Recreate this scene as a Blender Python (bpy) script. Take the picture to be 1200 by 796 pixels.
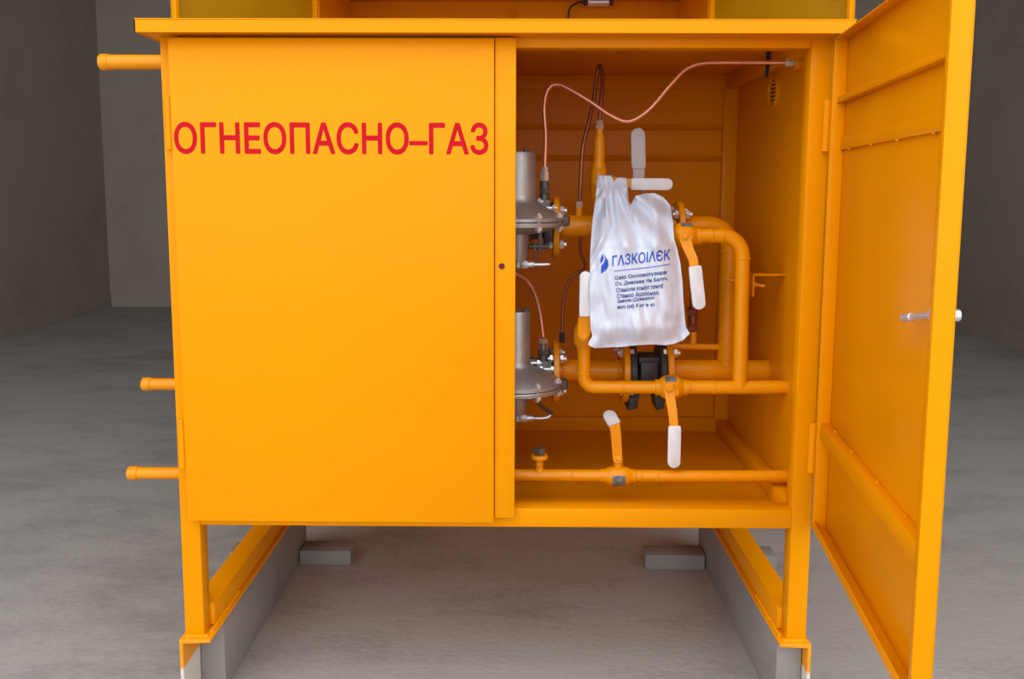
import bpy, bmesh, math, random
from mathutils import Vector, Matrix, noise

for o in list(bpy.data.objects):
    bpy.data.objects.remove(o, do_unlink=True)
scene = bpy.context.scene
COL = scene.collection
R = math.radians
random.seed(4)

# ------------------------------------------------------------------ camera
cam_data = bpy.data.cameras.new('camera')
cam = bpy.data.objects.new('camera', cam_data)
COL.objects.link(cam)
cam_data.sensor_width = 36.0
cam_data.lens = 30.271
cam_data.shift_y = -0.0494
cam_data.clip_start = 0.02
PIT, YAW, ROLL = 0.116516, -0.007923, 0.003263
fw = Vector((math.sin(YAW) * math.cos(PIT), math.cos(YAW) * math.cos(PIT), -math.sin(PIT)))
rt = Vector((math.cos(YAW), -math.sin(YAW), 0.0))
up = rt.cross(fw)
r2 = rt * math.cos(ROLL) + up * math.sin(ROLL)
u2 = -rt * math.sin(ROLL) + up * math.cos(ROLL)
cam.matrix_world = Matrix(((r2.x, u2.x, -fw.x, 0.0584), (r2.y, u2.y, -fw.y, -2.0991),
                           (r2.z, u2.z, -fw.z, 1.3517), (0, 0, 0, 1)))
scene.camera = cam

# ------------------------------------------------------------------ light and exposure
vs = scene.view_settings
vs.view_transform = 'Standard'
vs.look = 'None'
vs.gamma = 1.0
vs.use_curve_mapping = False
vs.exposure = 0.0

world = bpy.data.worlds.new('overcast_sky')
scene.world = world
world.use_nodes = True
wbg = world.node_tree.nodes['Background']
wbg.inputs['Strength'].default_value = 1.0
# bright overcast sky, a little brighter overhead than at the horizon
wnt = world.node_tree
wtc = wnt.nodes.new('ShaderNodeTexCoord')
wsp = wnt.nodes.new('ShaderNodeSeparateXYZ')
wnt.links.new(wtc.outputs['Generated'], wsp.inputs[0])
wmx = wnt.nodes.new('ShaderNodeMath'); wmx.operation = 'MAXIMUM'; wmx.inputs[1].default_value = 0.0
wnt.links.new(wsp.outputs['Z'], wmx.inputs[0])
wma = wnt.nodes.new('ShaderNodeMath'); wma.operation = 'MULTIPLY_ADD'
SKY = 2.28
wma.inputs[1].default_value = SKY * 0.35; wma.inputs[2].default_value = SKY
wnt.links.new(wmx.outputs[0], wma.inputs[0])
wbg.inputs['Color'].default_value = (0.95, 0.975, 1.0, 1)
wnt.links.new(wma.outputs[0], wbg.inputs['Strength'])

HALL_FRONT = -0.9
HALL_TOP = 5.2

# ------------------------------------------------------------------ materials
def new_mat(name):
    m = bpy.data.materials.new(name)
    m.use_nodes = True
    nt = m.node_tree
    return m, nt, nt.nodes['Principled BSDF']

def noise_node(nt, scale, detail=4, rough=0.55, stretch=None):
    tc = nt.nodes.new('ShaderNodeTexCoord')
    mp = nt.nodes.new('ShaderNodeMapping')
    if stretch: mp.inputs['Scale'].default_value = stretch
    nt.links.new(tc.outputs['Object'], mp.inputs['Vector'])
    n = nt.nodes.new('ShaderNodeTexNoise')
    n.inputs['Scale'].default_value = scale
    n.inputs['Detail'].default_value = detail
    n.inputs['Roughness'].default_value = rough
    nt.links.new(mp.outputs['Vector'], n.inputs['Vector'])
    return n

def mat(name, col, rough=0.4, metal=0.0, var=0.06, scale=6.0, bump=0.0, bscale=60.0, spec=0.5, coat=0.0):
    m, nt, b = new_mat(name)
    n = noise_node(nt, scale)
    cr = nt.nodes.new('ShaderNodeValToRGB')
    lo = [c * (1 - var) for c in col] + [1]
    hi = [min(1, c * (1 + var)) for c in col] + [1]
    cr.color_ramp.elements[0].position = 0.3
    cr.color_ramp.elements[1].position = 0.7
    cr.color_ramp.elements[0].color = lo
    cr.color_ramp.elements[1].color = hi
    nt.links.new(n.outputs['Fac'], cr.inputs['Fac'])
    nt.links.new(cr.outputs['Color'], b.inputs['Base Color'])
    b.inputs['Roughness'].default_value = rough
    b.inputs['Metallic'].default_value = metal
    b.inputs['Specular IOR Level'].default_value = spec
    if coat:
        b.inputs['Coat Weight'].default_value = coat
        b.inputs['Coat Roughness'].default_value = 0.12
    if bump:
        n2 = noise_node(nt, bscale, 3)
        bp = nt.nodes.new('ShaderNodeBump')
        bp.inputs['Strength'].default_value = bump
        bp.inputs['Distance'].default_value = 0.002
        nt.links.new(n2.outputs['Fac'], bp.inputs['Height'])
        nt.links.new(bp.outputs['Normal'], b.inputs['Normal'])
    return m

def concrete(name, col, var, sc, stretch=None, rough=0.8, bump=0.35, blotch=0.12):
    m, nt, b = new_mat(name)
    n1 = noise_node(nt, sc, 8, 0.65, stretch)
    n2 = noise_node(nt, sc * 14, 6, 0.7, stretch)
    n3 = noise_node(nt, sc * 0.28, 3, 0.5)
    mx = nt.nodes.new('ShaderNodeMath'); mx.operation = 'MULTIPLY_ADD'
    nt.links.new(n2.outputs['Fac'], mx.inputs[0]); mx.inputs[1].default_value = 0.45
    nt.links.new(n1.outputs['Fac'], mx.inputs[2])
    m3 = nt.nodes.new('ShaderNodeMath'); m3.operation = 'MULTIPLY_ADD'
    nt.links.new(n3.outputs['Fac'], m3.inputs[0]); m3.inputs[1].default_value = blotch * 4
    nt.links.new(mx.outputs[0], m3.inputs[2])
    cr = nt.nodes.new('ShaderNodeValToRGB')
    cr.color_ramp.elements[0].position = 0.55
    cr.color_ramp.elements[1].position = 1.25 if False else 1.0
    cr.color_ramp.elements[0].color = [c * (1 - var) for c in col] + [1]
    cr.color_ramp.elements[1].color = [c * (1 + var) for c in col] + [1]
    nt.links.new(m3.outputs[0], cr.inputs['Fac'])
    nt.links.new(cr.outputs['Color'], b.inputs['Base Color'])
    b.inputs['Roughness'].default_value = rough
    b.inputs['Specular IOR Level'].default_value = 0.3
    bp = nt.nodes.new('ShaderNodeBump')
    bp.inputs['Strength'].default_value = bump
    bp.inputs['Distance'].default_value = 0.004
    nt.links.new(mx.outputs[0], bp.inputs['Height'])
    nt.links.new(bp.outputs['Normal'], b.inputs['Normal'])
    return m

YEL = (0.78, 0.276, 0.0006)
M = {}
M['yellow'] = mat('yellow_enamel', YEL, 0.26, var=0.015, scale=3, bump=0.03, bscale=90, spec=0.08)
M['yellow_pipe'] = mat('yellow_pipe_enamel', YEL, 0.28, var=0.03, scale=12, bump=0.08, bscale=60, spec=0.3)
M['yellow_shaded'] = mat('yellow_enamel_shaded', (0.42, 0.205, 0.002), 0.4, spec=0.25, var=0.04, scale=3)  # yellow enamel darkened: shade on the rear doors put into the colour
M['red'] = mat('red_stencil_paint', (0.50, 0.004, 0.012), 0.6, spec=0.1, var=0.05, scale=20)
M['blue'] = mat('blue_print', (0.012, 0.075, 0.52), 0.5, var=0.05, scale=30)
M['blue_small'] = mat('blue_small_print', (0.025, 0.07, 0.30), 0.5, var=0.12, scale=90)
M['copper'] = mat('copper_tube', (0.80, 0.36, 0.22), 0.36, 0.75, var=0.15, scale=15)
M['copper_dark'] = mat('brown_tarnished_copper', (0.30, 0.105, 0.055), 0.38, 0.7, var=0.2, scale=15)
M['alu'] = mat('cast_aluminium', (0.42, 0.41, 0.40), 0.46, 0.75, var=0.10, scale=25, bump=0.5, bscale=160)
M['alu_dark'] = mat('dark_casting', (0.13, 0.12, 0.115), 0.5, 0.6, var=0.2, scale=25, bump=0.4, bscale=120)
M['steel'] = mat('zinc_plated_steel', (0.74, 0.74, 0.75), 0.38, 0.7, var=0.08, scale=40)
M['nut_brass'] = mat('dull_brass', (0.52, 0.38, 0.27), 0.42, 0.6)
M['black'] = mat('black_iron', (0.032, 0.031, 0.032), 0.5, 0.1, var=0.25, scale=25, bump=0.3, bscale=120)
M['white_grip'] = mat('white_lever_grip', (0.68, 0.69, 0.72), 0.5, var=0.05, scale=40)
M['grey_grip'] = mat('grey_lever_grip', (0.50, 0.48, 0.48), 0.5, var=0.05, scale=40)
M['sticker'] = mat('grey_foil_sticker', (0.16, 0.18, 0.21), 0.4, 0.2, var=0.65, scale=70)
M['vent_dark'] = mat('brown_mesh_backing', (0.10, 0.035, 0.004), 0.8)
M['hole'] = mat('dark_hole', (0.10, 0.008, 0.004), 0.8)
M['floor'] = concrete('concrete_floor', (0.272, 0.259, 0.247), 0.32, 3.2, (0.75, 1.5, 1), 0.75, 0.9)
M['wall'] = concrete('concrete_wall', (0.31, 0.268, 0.225), 0.16, 1.6, (1, 1, 1.0), 0.85, 0.25)
M['beam'] = concrete('grey_beam', (0.20, 0.18, 0.165), 0.22, 5, (1, 0.4, 1), 0.85, 0.25)
M['asphalt'] = concrete('concrete_yard', (0.26, 0.25, 0.24), 0.15, 2.0)

# yellow runner paint with pale primer showing on the lowest few centimetres
def runner_mat():
    m, nt, b = new_mat('yellow_enamel_worn_to_primer')
    tc = nt.nodes.new('ShaderNodeTexCoord')
    sx = nt.nodes.new('ShaderNodeSeparateXYZ')
    nt.links.new(tc.outputs['Object'], sx.inputs[0])
    n = noise_node(nt, 18, 4)
    ad = nt.nodes.new('ShaderNodeMath'); ad.operation = 'MULTIPLY_ADD'
    nt.links.new(n.outputs['Fac'], ad.inputs[0]); ad.inputs[1].default_value = 0.02
    nt.links.new(sx.outputs['Z'], ad.inputs[2])
    cr = nt.nodes.new('ShaderNodeValToRGB')
    cr.color_ramp.elements[0].position = 0.128
    cr.color_ramp.elements[0].color = (0.62, 0.58, 0.52, 1)
    cr.color_ramp.elements[1].position = 0.136
    cr.color_ramp.elements[1].color = (*YEL, 1)
    nt.links.new(ad.outputs[0], cr.inputs['Fac'])
    nt.links.new(cr.outputs['Color'], b.inputs['Base Color'])
    b.inputs['Roughness'].default_value = 0.38
    return m
M['runner'] = runner_mat()

def bag_mat():
    m, nt, b = new_mat('white_thin_plastic')
    n = noise_node(nt, 14, 4)
    cr = nt.nodes.new('ShaderNodeValToRGB')
    cr.color_ramp.elements[0].color = (0.55, 0.61, 0.76, 1)
    cr.color_ramp.elements[1].color = (0.71, 0.75, 0.85, 1)
    nt.links.new(n.outputs['Fac'], cr.inputs['Fac'])
    nt.links.new(cr.outputs['Color'], b.inputs['Base Color'])
    b.inputs['Roughness'].default_value = 0.42
    b.inputs['Subsurface Weight'].default_value = 0.0
    return m
M['bag'] = bag_mat()

# ------------------------------------------------------------------ mesh helpers (all take world coordinates)
def V(*a): return Vector(a)

def frame_of(d):
    d = d.normalized()
    h = V(0, 0, 1) if abs(d.z) < 0.9 else V(1, 0, 0)
    a = d.cross(h).normalized()
    b = d.cross(a).normalized()
    return a, b

def bm_new(): return bmesh.new()

def box(bm, x0, x1, y0, y1, z0, z1, bev=0.0, mtx=None, seg=2):
    t = bmesh.new()
    vs_ = [t.verts.new((x, y, z)) for x in (x0, x1) for y in (y0, y1) for z in (z0, z1)]
    for f in ((0, 1, 3, 2), (4, 6, 7, 5), (0, 4, 5, 1), (2, 3, 7, 6), (0, 2, 6, 4), (1, 5, 7, 3)):
        t.faces.new([vs_[i] for i in f])
    bmesh.ops.recalc_face_normals(t, faces=t.faces)
    if bev: bmesh.ops.bevel(t, geom=list(t.edges), offset=bev, segments=seg, affect='EDGES', profile=0.5)
    if mtx: t.transform(mtx)
    merge(bm, t)
    return bm

def merge(bm, t):
    me = bpy.data.meshes.new('t'); t.to_mesh(me); t.free()
    bm.from_mesh(me); bpy.data.meshes.remove(me)

def lathe(bm, c, axis, prof, seg=32, cap=True):
    """prof: list of (distance along axis, radius)"""
    c = Vector(c); d = Vector(axis).normalized(); a, b = frame_of(d)
    rings = []
    for t, r in prof:
        rings.append([bm.verts.new(c + d * t + (a * math.cos(2 * math.pi * k / seg) + b * math.sin(2 * math.pi * k / seg)) * max(r, 1e-4)) for k in range(seg)])
    fs = []
    for p, q in zip(rings, rings[1:]):
        for k in range(seg):
            fs.append(bm.faces.new((p[k], p[(k + 1) % seg], q[(k + 1) % seg], q[k])))
    if cap:
        fs.append(bm.faces.new(rings[0][::-1])); fs.append(bm.faces.new(rings[-1]))
    bmesh.ops.recalc_face_normals(bm, faces=fs)
    return bm

def cyl(bm, p, q, r, seg=20, bev=None):
    p, q = Vector(p), Vector(q); L = (q - p).length
    e = bev if bev is not None else min(r * 0.15, L * 0.2)
    return lathe(bm, p, q - p, [(0, r - e), (e, r), (L - e, r), (L, r - e)], seg)

def spline(pts, n=10):
    pts = [Vector(p) for p in pts]
    ext = [pts[0] * 2 - pts[1]] + pts + [pts[-1] * 2 - pts[-2]]
    out = []
    for i in range(1, len(ext) - 2):
        p0, p1, p2, p3 = ext[i - 1:i + 3]
        for k in range(n):
            t = k / n
            out.append(0.5 * ((2 * p1) + (p2 - p0) * t + (2 * p0 - 5 * p1 + 4 * p2 - p3) * t * t + (3 * p1 - p0 - 3 * p2 + p3) * t ** 3))
    out.append(pts[-1])
    return out

def tube(bm, pts, r, seg=14):
    pts = [Vector(p) for p in pts]
    d0 = (pts[1] - pts[0]).normalized()
    a, b = frame_of(d0)
    rings = []
    for i, p in enumerate(pts):
        d = ((pts[min(i + 1, len(pts) - 1)] - pts[max(i - 1, 0)])).normalized()
        a = (a - d * a.dot(d)).normalized(); b = d.cross(a)
        rr = r[i] if isinstance(r, (list, tuple)) else r
        rings.append([bm.verts.new(p + (a * math.cos(2 * math.pi * k / seg) + b * math.sin(2 * math.pi * k / seg)) * rr) for k in range(seg)])
    fs = []
    for p, q in zip(rings, rings[1:]):
        for k in range(seg):
            fs.append(bm.faces.new((p[k], p[(k + 1) % seg], q[(k + 1) % seg], q[k])))
    fs.append(bm.faces.new(rings[0][::-1])); fs.append(bm.faces.new(rings[-1]))
    bmesh.ops.recalc_face_normals(bm, faces=fs)
    return bm

def arc(c, u, v, r, a0, a1, n=12):
    c, u, v = Vector(c), Vector(u), Vector(v)
    return [c + (u * math.cos(a0 + (a1 - a0) * i / n) + v * math.sin(a0 + (a1 - a0) * i / n)) * r for i in range(n + 1)]

def prism(bm, poly, d, bev=0.0):
    """poly: world points of a planar outline, extruded by d"""
    t = bmesh.new(); d = Vector(d)
    lo = [t.verts.new(Vector(p)) for p in poly]; hi = [t.verts.new(Vector(p) + d) for p in poly]
    n = len(lo)
    t.faces.new(lo[::-1]); t.faces.new(hi)
    for i in range(n): t.faces.new((lo[i], lo[(i + 1) % n], hi[(i + 1) % n], hi[i]))
    bmesh.ops.recalc_face_normals(t, faces=t.faces)
    if bev:
        rim = [e for e in t.edges if len(e.link_faces) == 2 and e.calc_face_angle(0) > 0.9]
        bmesh.ops.bevel(t, geom=rim, offset=bev, segments=2, affect='EDGES', profile=0.5)
    merge(bm, t)
    return bm

def flatbar(bm, pts, w, th, nrm):
    """flat strip swept along pts, widths w (list or number), face normal about nrm"""
    pts = [Vector(p) for p in pts]; nrm = Vector(nrm).normalized()
    rings = []
    for i, p in enumerate(pts):
        d = (pts[min(i + 1, len(pts) - 1)] - pts[max(i - 1, 0)]).normalized()
        s = d.cross(nrm).normalized(); n = s.cross(d).normalized()
        ww = (w[i] if isinstance(w, (list, tuple)) else w) / 2
        rings.append([bm.verts.new(p + s * ww + n * th / 2), bm.verts.new(p - s * ww + n * th / 2),
                      bm.verts.new(p - s * ww - n * th / 2), bm.verts.new(p + s * ww - n * th / 2)])
    fs = []
    for p, q in zip(rings, rings[1:]):
        for k in range(4): fs.append(bm.faces.new((p[k], p[(k + 1) % 4], q[(k + 1) % 4], q[k])))
    fs.append(bm.faces.new(rings[0][::-1])); fs.append(bm.faces.new(rings[-1]))
    bmesh.ops.recalc_face_normals(bm, faces=fs)
    return bm

def grip_slab(bm, p, q, w, th, nrm):
    """lever grip: slab with a rounded far end and soft edges"""
    p, q = Vector(p), Vector(q); d = (q - p); L = d.length; d.normalize()
    nrm = Vector(nrm); s = d.cross(nrm).normalized(); n = s.cross(d).normalized()
    h = w / 2
    pl = [p - s * h * 0.94, p - s * h + d * L * 0.1]
    for i in range(13):
        a = math.pi * i / 12
        pl.append(q - d * h + (-s * math.cos(a) * h + d * math.sin(a) * h))
    pl += [p + s * h + d * L * 0.1, p + s * h * 0.94]
    pl = [x - n * th / 2 for x in pl]
    return prism(bm, pl, n * th, min(th * 0.25, 0.0025))

def hexnut(bm, p, q, r):
    p, q = Vector(p), Vector(q); L = (q - p).length
    return lathe(bm, p, q - p, [(0, r * 0.9), (L * 0.12, r), (L * 0.88, r), (L, r * 0.9)], 6)

def top_of(o):
    while o.parent: o = o.parent
    return o

def finish(me, m, smooth):
    me.materials.clear(); me.materials.append(M[m])
    if smooth:
        for f in me.polygons: f.use_smooth = True
        me.set_sharp_from_angle(angle=R(smooth))

def part(name, bm, m, parent, smooth=35, label=None):
    L = top_of(parent).location
    bmesh.ops.translate(bm, verts=bm.verts, vec=-L)
    me = bpy.data.meshes.new(name); bm.to_mesh(me); bm.free()
    finish(me, m, smooth)
    o = bpy.data.objects.new(name, me); COL.objects.link(o); o.parent = parent
    if label: o['label'] = label
    return o

def inst(name, me, loc, rot, parent):
    o = bpy.data.objects.new(name, me); COL.objects.link(o); o.parent = parent
    o.location = Vector(loc) - top_of(parent).location
    o.rotation_mode = 'QUATERNION'; o.rotation_quaternion = rot
    return o

def thing(name, loc, label, cat, group=None):
    o = bpy.data.objects.new(name, None); COL.objects.link(o)
    o.location = loc; o.empty_display_size = 0.05
    o['label'] = label; o['category'] = cat
    if group: o['group'] = group
    return o

def solo(name, bm, m, label=None, cat=None, group=None, kind=None, smooth=35):
    xs = [v.co for v in bm.verts]
    L = V((min(p.x for p in xs) + max(p.x for p in xs)) / 2, (min(p.y for p in xs) + max(p.y for p in xs)) / 2, min(p.z for p in xs))
    bmesh.ops.translate(bm, verts=bm.verts, vec=-L)
    me = bpy.data.meshes.new(name); bm.to_mesh(me); bm.free()
    finish(me, m, smooth)
    o = bpy.data.objects.new(name, me); COL.objects.link(o); o.location = L
    if label: o['label'] = label
    if cat: o['category'] = cat
    if group: o['group'] = group
    if kind: o['kind'] = kind
    return o

# shared small meshes
def small_mesh(name, build, m, smooth=35):
    bm = bmesh.new(); build(bm)
    me = bpy.data.meshes.new(name); bm.to_mesh(me); bm.free(); finish(me, m, smooth); return me
def _bolt(bm):
    hexnut(bm, (0, 0, -0.021), (0, 0, -0.011), 0.0105)
    cyl(bm, (0, 0, -0.026), (0, 0, 0.026), 0.0055, 10)
    hexnut(bm, (0, 0, 0.011), (0, 0, 0.021), 0.0105)
def _flange_bolt(bm):
    hexnut(bm, (0, 0, -0.020), (0, 0, -0.010), 0.013)
    cyl(bm, (0, 0, -0.026), (0, 0, 0.030), 0.007, 10)
    hexnut(bm, (0, 0, 0.010), (0, 0, 0.022), 0.013)
def _bead(bm):
    lathe(bm, (0, 0, -0.003), (0, 0, 1), [(0, 0.0012), (0.002, 0.004), (0.004, 0.004), (0.006, 0.0012)], 8)
ME_BOLT = small_mesh('rim_bolt', _bolt, 'steel')
ME_FBOLT = small_mesh('flange_bolt', _flange_bolt, 'steel')
ME_BEAD = small_mesh('weld_bead', _bead, 'yellow')
QZ = Vector((0, 0, 1)).to_track_quat('Z', 'Y')
QX = Vector((0, 0, 1)).rotation_difference(Vector((1, 0, 0)))
QY = Vector((0, 0, 1)).rotation_difference(Vector((0, 1, 0)))

def text_mesh(s, emb=0.0, res=4):
    cu = bpy.data.curves.new('t', 'FONT'); cu.body = s; cu.size = 1.0
    cu.offset = emb; cu.resolution_u = res; cu.fill_mode = 'FRONT'
    ob = bpy.data.objects.new('t', cu); COL.objects.link(ob)
    dg = bpy.context.evaluated_depsgraph_get()
    me = bpy.data.meshes.new_from_object(ob.evaluated_get(dg))
    bpy.data.objects.remove(ob); bpy.data.curves.remove(cu)
    t = bmesh.new(); t.from_mesh(me)                # short edges, so that print can follow folds
    bmesh.ops.triangulate(t, faces=t.faces)
    for lim in (0.3, 0.2, 0.13):
        bmesh.ops.subdivide_edges(t, edges=[e for e in t.edges if e.calc_length() > lim], cuts=1)
        bmesh.ops.triangulate(t, faces=t.faces)
    t.to_mesh(me); t.free()
    vs_ = [tuple(v.co[:2]) for v in me.vertices]; fs = [tuple(p.vertices) for p in me.polygons]
    bpy.data.meshes.remove(me)
    out, of = [], []                                # strokes that overlap inside a glyph are kept a hair apart
    rnd = random.Random(7)
    for f in fs:
        k = rnd.random() * 3
        of.append(tuple(range(len(out), len(out) + len(f))))
        out += [(vs_[i][0], vs_[i][1], k) for i in f]
    vs_, fs = out, of
    return vs_, fs

STRIKE = [0]
def text_into(bm, s, fn, emb=0.0):
    """fill the unit square (u right, v up) with the text and map it with fn(u, v); emb thickens the strokes (fraction of the height)"""
    vs_, fs = text_mesh(s)
    x0 = min(v[0] for v in vs_); x1 = max(v[0] for v in vs_); y0 = min(v[1] for v in vs_); y1 = max(v[1] for v in vs_)
    e = emb * (y1 - y0)
    x0 -= e; x1 += e; y0 -= e; y1 += e
    strikes = [(0, 0)] if not emb else [(math.cos(k * math.pi / 4) * e, math.sin(k * math.pi / 4) * e) for k in range(8)]
    for si, (dx, dy) in enumerate(strikes):
        nv = []
        for x, y, k in vs_:
            STRIKE[0] = si + k * 2.5
            nv.append(bm.verts.new(fn((x + dx - x0) / (x1 - x0), (y + dy - y0) / (y1 - y0))))
        for f in fs:
            try: bm.faces.new([nv[i] for i in f])
            except ValueError: pass

# ================================================================== the hall
XL, XR, YB = -4.57, 4.30, 7.55
bm = bm_new(); box(bm, XL - 0.3, XR + 0.3, HALL_FRONT, YB + 0.3, -0.25, 0.0); solo('floor', bm, 'floor', kind='structure', smooth=0)
bm = bm_new(); box(bm, -22, 22, -26, HALL_FRONT, -0.27, -0.02); solo('ground', bm, 'asphalt', kind='structure', smooth=0)
bm = bm_new(); box(bm, XL - 0.3, XL, HALL_FRONT, YB + 0.3, 0, HALL_TOP); solo('wall_left', bm, 'wall', kind='structure', smooth=0)
bm = bm_new(); box(bm, XR, XR + 0.3, HALL_FRONT, YB + 0.3, 0, HALL_TOP); solo('wall_right', bm, 'wall', kind='structure', smooth=0)
bm = bm_new(); box(bm, XL, XR, YB, YB + 0.3, 0, HALL_TOP); solo('wall_back', bm, 'wall', kind='structure', smooth=0)
bm = bm_new(); box(bm, XL - 0.3, XR + 0.3, HALL_FRONT, YB + 0.3, HALL_TOP, HALL_TOP + 0.3); solo('ceiling', bm, 'wall', kind='structure', smooth=0)
bm = bm_new(); box(bm, XL, XL + 0.012, HALL_FRONT, YB, 0, 0.16, 0.004); solo('baseboard_left', bm, 'wall', kind='structure', smooth=0)
bm = bm_new(); box(bm, XR - 0.012, XR, HALL_FRONT, YB, 0, 0.16, 0.004); solo('baseboard_right', bm, 'wall', kind='structure', smooth=0)
bm = bm_new(); box(bm, XL + 0.012, XR - 0.012, YB - 0.012, YB, 0, 0.16, 0.004); solo('baseboard_back', bm, 'wall', kind='structure', smooth=0)

# ================================================================== the gas cabinet
G = thing('gas_cabinet', (0, 0.45, 0), 'bright yellow steel gas cabinet lettered in red, right door open, raised on legs and runners', 'cabinet')
# uprights (the front ones run down as legs to the runners)
for x0, x1 in ((-0.80, -0.75), (0.75, 0.80)):
    for y0, y1 in ((0.0, 0.05), (0.87, 0.92)):
        bm = bm_new(); box(bm, x0, x1, y0, y1, 0.199, 1.733, 0.003); part('post', bm, 'yellow', G)
bm = bm_new(); box(bm, 0.0, 0.050, -0.022, 0.045, 0.530, 1.703, 0.002); part('mullion', bm, 'yellow', G)
bm = bm_new(); lathe(bm, (0.017, -0.0226, 1.164), (0, -1, 0), [(0, 0.0075), (0.0008, 0.0075)], 16); part('lock_hole', bm, 'hole', G)
# beams
for z0, z1, y0, y1, nm in ((1.684, 1.733, 0.0, 0.05, 'header_beam'), (0.499, 0.547, 0.0, 0.05, 'sill_beam'),
                           (1.687, 1.733, 0.875, 0.92, 'header_beam'), (0.499, 0.548, 0.87, 0.92, 'sill_beam')):
    bm = bm_new(); box(bm, -0.75, 0.75, y0, y1, z0, z1, 0.002); part(nm, bm, 'yellow', G)
for s in (-1, 1):
    for z0, z1 in ((1.687, 1.733), (0.499, 0.545)):
        bm = bm_new(); box(bm, min(s * 0.755, s * 0.795), max(s * 0.755, s * 0.795), 0.05, 0.87, z0, z1, 0.002); part('side_beam', bm, 'yellow', G)
    # lower longitudinal tube and channel runner
    bm = bm_new(); box(bm, min(s * 0.74, s * 0.80), max(s * 0.74, s * 0.80), 0.05, 0.92, 0.203, 0.263, 0.003); part('lower_rail', bm, 'yellow', G)
    X = lambda v: s * v
    poly = [V(X(0.808), 0, 0.0), V(X(0.808), 0, 0.200), V(X(0.728), 0, 0.200), V(X(0.728), 0, 0.191), V(X(0.799), 0, 0.188), V(X(0.799), 0, 0.0)]
    poly = [p + V(0, -0.02, 0) for p in poly]
    bm = bm_new(); prism(bm, poly, (0, 1.02, 0), 0.0015); part('runner', bm, 'runner', G)
    # welds of the leg foot and the rail
    bm = bm_new()
    for k in range(26):
        t = k / 25
        lathe(bm, (X(0.7385), 0.02 + t * 0.22 + random.uniform(-.003, .003), 0.2015), (0, 0, 1), [(0, 0.006), (0.003, 0.005), (0.006, 0.001)], 8)
    for k in range(14):
        lathe(bm, (X(0.742 + 0.004 * k), -0.003 + random.uniform(-.002, .001), 0.2005), (0, 0, 1), [(0, 0.0055), (0.004, 0.004), (0.006, 0.001)], 8)
    part('weld_bead', bm, 'yellow', G)
# sheets
bm = bm_new(); box(bm, -0.795, 0.795, 0.02, 0.90, 0.490, 0.4985); part('floor_sheet', bm, 'yellow', G, 0)
for s in (-1, 1):
    bm = bm_new(); box(bm, min(s * 0.796, s * 0.80), max(s * 0.796, s * 0.80), 0.05, 0.872, 0.50, 1.732); part('side_sheet', bm, 'yellow', G, 0)
# folded back sheet: shallow swages run across it
bm = bm_new()
prof = [(0.893, 1.688), (0.893, 1.570), (0.907, 1.556), (0.907, 1.548)]
prof = [(0.889, 1.69), (0.889, 1.572), (0.906, 1.552), (0.893, 1.550), (0.891, 1.466), (0.908, 1.447), (0.895, 1.445), (0.893, 0.545)]
fl = [bm.verts.new((-0.752, y, z)) for y, z in prof]; fr = [bm.verts.new((0.752, y, z)) for y, z in prof]
bl = [bm.verts.new((-0.752, 0.918, z)) for y, z in prof]; br = [bm.verts.new((0.752, 0.918, z)) for y, z in prof]
n = len(prof)
for i in range(n - 1):
    bm.faces.new((fl[i], fl[i + 1], fr[i + 1], fr[i])); bm.faces.new((br[i], br[i + 1], bl[i + 1], bl[i]))
    bm.faces.new((bl[i], bl[i + 1], fl[i + 1], fl[i])); bm.faces.new((fr[i], fr[i + 1], br[i + 1], br[i]))
bm.faces.new((fl[0], fr[0], br[0], bl[0])); bm.faces.new((fl[-1], bl[-1], br[-1], fr[-1]))
bmesh.ops.recalc_face_normals(bm, faces=bm.faces)
part('back_sheet', bm, 'yellow', G, 0)
# lid: top sheet with a turned-down lip all round
LX0, LX1, LY0, LY1 = -0.829, 0.829, -0.07, 0.97
bm = bm_new(); box(bm, LX0, LX1, LY0, LY1, 1.733, 1.7375, 0.001)
box(bm, LX0, LX1, LY0, LY0 + 0.003, 1.706, 1.735)
box(bm, LX0, LX1, LY1 - 0.003, LY1, 1.706, 1.735)
box(bm, LX0, LX0 + 0.003, LY0, LY1, 1.706, 1.735)
box(bm, LX1 - 0.003, LX1, LY0, LY1, 1.706, 1.735)
box(bm, LX0 + 0.003, LX1 - 0.003, LY0 + 0.003, -0.001, 1.7075, 1.7100)
box(bm, LX0 + 0.003, -0.8005, -0.001, LY1 - 0.003, 1.7075, 1.7100)
box(bm, 0.8005, LX1 - 0.003, -0.001, LY1 - 0.003, 1.7075, 1.7100)
part('lid', bm, 'yellow', G, 0)

# closed left door
bm = bm_new(); box(bm, -0.769, -0.0015, -0.030, -0.002, 0.520, 1.7005, 0.0025)
DL = part('door', bm, 'yellow', G, 35, 'closed left door with red lettering')
bm = bm_new()
T0, T1 = (-0.763, -0.031, 1.43), (-0.015, -0.031, 1.508)
TL, TR = (-0.76, -0.031, 1.506), (-0.015, -0.031, 1.431)
def on_door(u, v):
    return V(T0[0] + (T1[0] - T0[0]) * u, -0.0304 - 2e-5 * STRIKE[0], T0[2] + (TL[2] - T0[2]) * v)
text_into(bm, 'ОГНЕОПАСНО–ГАЗ', on_door, 0.028)
part('lettering', bm, 'red', DL, 0, 'red stencilled warning words')
def hinge(parent, x, y, z0, z1):
    bm = bm_new(); zm = (z0 + z1) / 2
    cyl(bm, (x, y, z0), (x, y, z1), 0.0095, 16, 0.001)
    return part('hinge', bm, 'yellow', parent)
hinge(DL, -0.7795, -0.014, 1.441, 1.567); hinge(DL, -0.7795, -0.014, 0.652, 0.778)

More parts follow.
